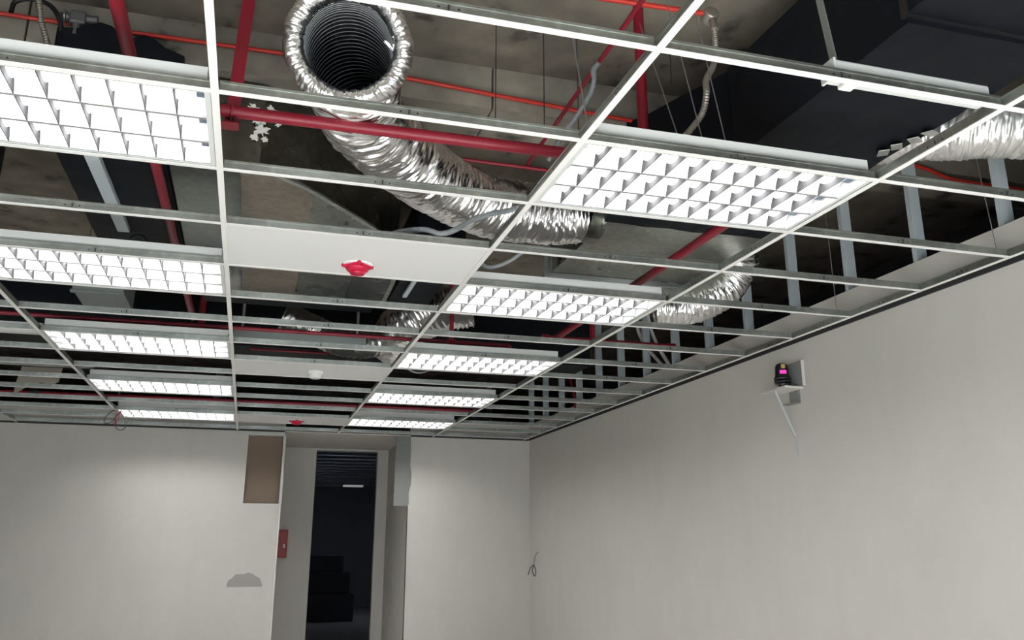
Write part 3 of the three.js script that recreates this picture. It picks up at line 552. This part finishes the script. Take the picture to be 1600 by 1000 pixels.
{
  const t = thing('wire_bundle', 'loose dark wires coiled beside the farthest left lamp', 'wires', [-1.2, 2.72, -8.6]);
  part(t, 'cable', tube([[-1.20, 3.15, -8.6], [-1.205, 3.05, -8.6], [-1.19, 2.98, -8.6], [-1.17, 2.92, -8.6]], .010, 20, 8), M.cable);
  const loops = [[[-1.17, 2.93], [-1.25, 2.91], [-1.31, 2.83], [-1.30, 2.78], [-1.24, 2.80], [-1.19, 2.89]], [[-1.17, 2.92], [-1.20, 2.84], [-1.22, 2.77], [-1.19, 2.79], [-1.17, 2.90]], [[-1.17, 2.91], [-1.12, 2.83], [-1.10, 2.75], [-1.14, 2.715], [-1.19, 2.74], [-1.2, 2.82]]];
  loops.forEach((l, k) => part(t, 'wire', tube(l.map(([x, y]) => [x, y, -8.6 + .006 * k]), .0045, 40, 6), k === 1 ? M.red : M.black));
}
{
  const t = thing('torn_board', 'torn beige paper sheet hanging through the grid at the far left', 'board', [-1.7, 3.0, -7.1]);
  const g = extrude([[-1.98, 3.2], [-1.63, 3.2], [-1.645, 3.07], [-1.70, 3.03], [-1.80, 3.055], [-1.90, 3.02], [-1.985, 2.95], [-2.02, 2.925], [-2.01, 3.05]], .004, .001).translate(0, 0, -7.85); part(t, 'sheet', g, std(col(.36, .32, .27), .95));
}
lone('hose_coil', new THREE.TorusGeometry(.048, .009, 10, 36).rotateX(.5).rotateY(.3).translate(-.53, 3.228, -3.80), M.black, 'small black hose coil under the black duct behind the nearest left lamp', 'hose');
// hanger wires
const wires = [[[.09, H + .04, -.62], [.10, SLAB, -1.6], 'thin hooked wire beside the middle runner at the top left'], [[.03, H + .05, -.62], [-.06, 3.7, -1.3], null], [[1.2, H + .04, -1.15], [1.24, SLAB, -1.55], 'thin hanger wire at the runner left of the biggest lamp'], [[1.62, H + .12, -1.3], [1.78, SLAB, -1.95], 'hanger wire left of the flexible conduit by the black duct'],
  [[1.86, H + .12, -1.36], [1.86, SLAB, -1.6], 'hanger wire in front of the black duct, right of the flexible conduit'], [[1.72, H + .12, -1.3], [1.74, SLAB, -1.62], 'hanger wire in front of the black duct, behind the flexible conduit'], [[3.6, H + .04, -1.85], [3.58, SLAB, -1.9], 'black hanger wire beside the nearest visible stud'], [[3.6, H + .04, -3.1], [3.59, SLAB, -3.1], 'black hanger wire beside the third visible stud']];
for (const [a, b, l] of wires) if (l) lone('hanger_wire', rod(a, [b[0], b[1] - .001, b[2]], .0022, 6), M.wire, l, 'hanger wire');
[[1.16, -2.2], [1.40, -2.2], [1.573, -2.2], [1.91, -2.25], [2.08, -2.2]].forEach(([x, z], k) => lone('hanger_rod', rod([x, k < 3 ? 3.42 : 3.80, z], [x, SLAB - .001, z], .0028, 8), M.darkTrim, `thin dark hanger rod in front of the concrete beam, ${['first', 'second', 'third', 'fourth', 'last'][k]} from the left`, 'threaded rod', 'hanger rods under the slab'));

// ---------------------------------------------------------------- laser level on its wall shelf
{
  const t = thing('wall_shelf', 'small white board shelf with a steel strut on the right wall', 'shelf', [3.63, 2.58, -3.8]);
  part(t, 'shelf_board', rbox(3.555, 3.698, 2.578, 2.592, -3.96, -3.655, .0015), M.wall);
  part(t, 'back_board', rbox(3.682, 3.6985, 2.5925, 2.765, -3.90, -3.635, .0015), M.greyBoard);
  part(t, 'back_edge', rbox(3.678, 3.699, 2.5925, 2.767, -3.6345, -3.628, .0015), M.wall);
  part(t, 'strut', merge([bar([3.575, 2.575, -3.80], [3.692, 2.275, -3.785], .016, .004, [0, 0, 1]), bar([3.575, 2.575, -3.81], [3.692, 2.275, -3.795], .004, .016, [0, 0, 1]), bar([3.694, 2.28, -3.79], [3.694, 2.145, -3.785], .018, .005, [1, 0, 0])]), M.zinc);
  part(t, 'angle_bracket', merge([rbox(3.694, 3.699, 2.49, 2.577, -3.82, -3.70, .001), rbox(3.64, 3.699, 2.487, 2.491, -3.84, -3.70, .001)]), M.greyBoard);
}
{
  const c = [3.61, 2.592, -3.755], t = thing('laser_level', 'black laser level with a glowing pink window on the wall shelf', 'laser level', c), P = (n, g, m, l) => part(t, n, g.translate(...c), m, l);
  for (let k = 0; k < 3; k++) { const a = k * 2.094 + .5; P('leg', rod([.05 * Math.cos(a), 0.001, .05 * Math.sin(a)], [.042 * Math.cos(a), .04, .042 * Math.sin(a)], .006, 10), M.black); }
  P('base_ring', lathe([[0, .034], [.05, .034], [.056, .038], [.056, .048], [.046, .052], [0, .052]]), M.black);
  P('dial', lathe([[0, .018], [.018, .018], [.022, .024], [.022, .034], [0, .034]]), M.galv);
  P('body', lathe([[0, .052], [.052, .053], [.058, .06], [.056, .072], [.047, .08], [.045, .135], [.042, .15], [.034, .162], [.02, .168], [0, .169]], 40), M.black);
  P('window', rbox(-.024, .018, .092, .116, .032, .052, .004).rotateY(-.35), M.pink, 'glowing pink window');
  P('emitter', rbox(-.014, .014, .128, .158, .024, .047, .004).rotateY(-.35), M.gold, 'gold framed emitter');
}
// ---------------------------------------------------------------- far wall
{
  const t = thing('wall_hatch', 'brown board in a steel-framed hole at the end of the left far wall', 'wall opening', [.35, 2.04, ZF - .06]);
  part(t, 'backing_board', box(.12, .575, 2.0, 2.9, ZF - .075, ZF - .063), M.board);
  part(t, 'frame', merge([rbox(.124, .136, 2.04, 2.87, ZF - .06, ZF + .003, .001), rbox(.13, .575, 2.03, 2.042, ZF - .06, ZF + .003, .001), rbox(.13, .575, 2.848, 2.872, ZF - .06, ZF + .003, .001), rbox(.548, .578, 2.03, 2.87, ZF - .06, ZF + .003, .001)]), M.housing, 'pale steel frame');
}
lone('board_offcut', extrude([[1.925, 2.035], [2.10, 2.035], [2.118, 2.06], [2.112, 2.2], [2.135, 2.3], [2.14, 2.42], [2.12, 2.55], [2.125, 2.7], [2.115, 2.89], [1.93, 2.89]], .012).translate(0, 0, ZF + .0015), M.greyBoard, 'grey unpainted board hanging at the right side of the recess', 'board');
{
  const t = thing('hose_cabinet', 'red fire cabinet half hidden at the left side of the recess', 'fire cabinet', [.69, 1.4, ZR + .1]);
  part(t, 'body', rbox(.57, .755, 1.40, 1.765, ZR + .0005, ZR + .09, .006), std(col(.42, .05, .05), .45));
  part(t, 'door', rbox(.58, .745, 1.415, 1.75, ZR + .09, ZR + .098, .004), std(col(.36, .035, .04), .4));
  part(t, 'lock', rbox(.70, .725, 1.53, 1.58, ZR + .098, ZR + .104, .002), M.galv);
}
{
  const t = thing('wire_bundle', 'loose wires sticking out of the right wall near the far corner', 'wires', [3.66, 1.2, -9.45]);
  part(t, 'cable', tube([[3.699, 1.49, -9.40], [3.665, 1.46, -9.42], [3.65, 1.39, -9.43], [3.645, 1.33, -9.44]], .007, 20, 8), M.cable);
  const L = [[[3.645, 1.34], [3.60, 1.30], [3.57, 1.22]], [[3.645, 1.34], [3.68, 1.30], [3.69, 1.2]], [[3.645, 1.34], [3.62, 1.27], [3.65, 1.2], [3.66, 1.28], [3.645, 1.33]], [[3.65, 1.34], [3.69, 1.26], [3.685, 1.15]]];
  L.forEach((l, k) => part(t, 'wire', tube(l.map(([x, y]) => [x, y, -9.44 + .008 * k]), .0055, 20, 6), k % 2 ? M.whitePipe : M.black));
}
{ // grey plaster smear low on the left wall
  const p = []; for (let k = 0; k <= 24; k++) { const a = Math.PI * k / 24; p.push([.23 + .20 * Math.cos(a), 1.10 + .155 * Math.sin(a) * (1 + .25 * N3(Math.cos(a) * 3, k * .3, 1))]); }
  lone('plaster_patch', extrude(p, .002).translate(0, 0, ZF + .0005), std(col(.36, .345, .32), .95), 'grey plaster smear low on the left far wall', 'plaster patch');
}
// dark room beyond the doorway: its ceiling runners, a lit fitting, stacked crates
for (let k = 0; k < 14; k++) lone('dark_room_runner', merge([box(-.25, 3.55, H - .01, H, -12.0 - .62 * k - .03, -12.0 - .62 * k + .03), box(-.25, 3.55, H, H + .015, -12.0 - .62 * k - .004, -12.0 - .62 * k + .004)]), std(col(.16, .18, .24), .4, .5), `dim ceiling runner seen through the doorway, ${ORD[k + 1]} from its top`, 'ceiling runner', 'runners in the dark room');
{
  const t = thing('room_lamp', 'small lit fitting in the dark room ceiling seen through the doorway', 'ceiling lamp', [2.2, 2.8, -19.44]);
  const l = new THREE.RectAreaLight(0xdfe8ff, 20, .5, .14); l.rotation.x = -Math.PI / 2; l.position.set(.275, H - .055 - 2.8, 0); t.add(l);
  part(t, 'body', rbox(2.25, 2.70, H - .05, H - .0101, -19.52, -19.36, .006), M.roomGlow);
}
{
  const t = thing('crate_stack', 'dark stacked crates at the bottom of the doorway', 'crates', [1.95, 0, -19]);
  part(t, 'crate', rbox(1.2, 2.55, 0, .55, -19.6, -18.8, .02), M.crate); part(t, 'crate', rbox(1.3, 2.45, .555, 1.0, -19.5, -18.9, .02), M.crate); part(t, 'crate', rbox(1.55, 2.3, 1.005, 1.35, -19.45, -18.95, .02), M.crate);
}

scene.traverse((o) => { if (o.isMesh) { o.castShadow = true; o.receiveShadow = true; } });
renderer.render(scene, camera);
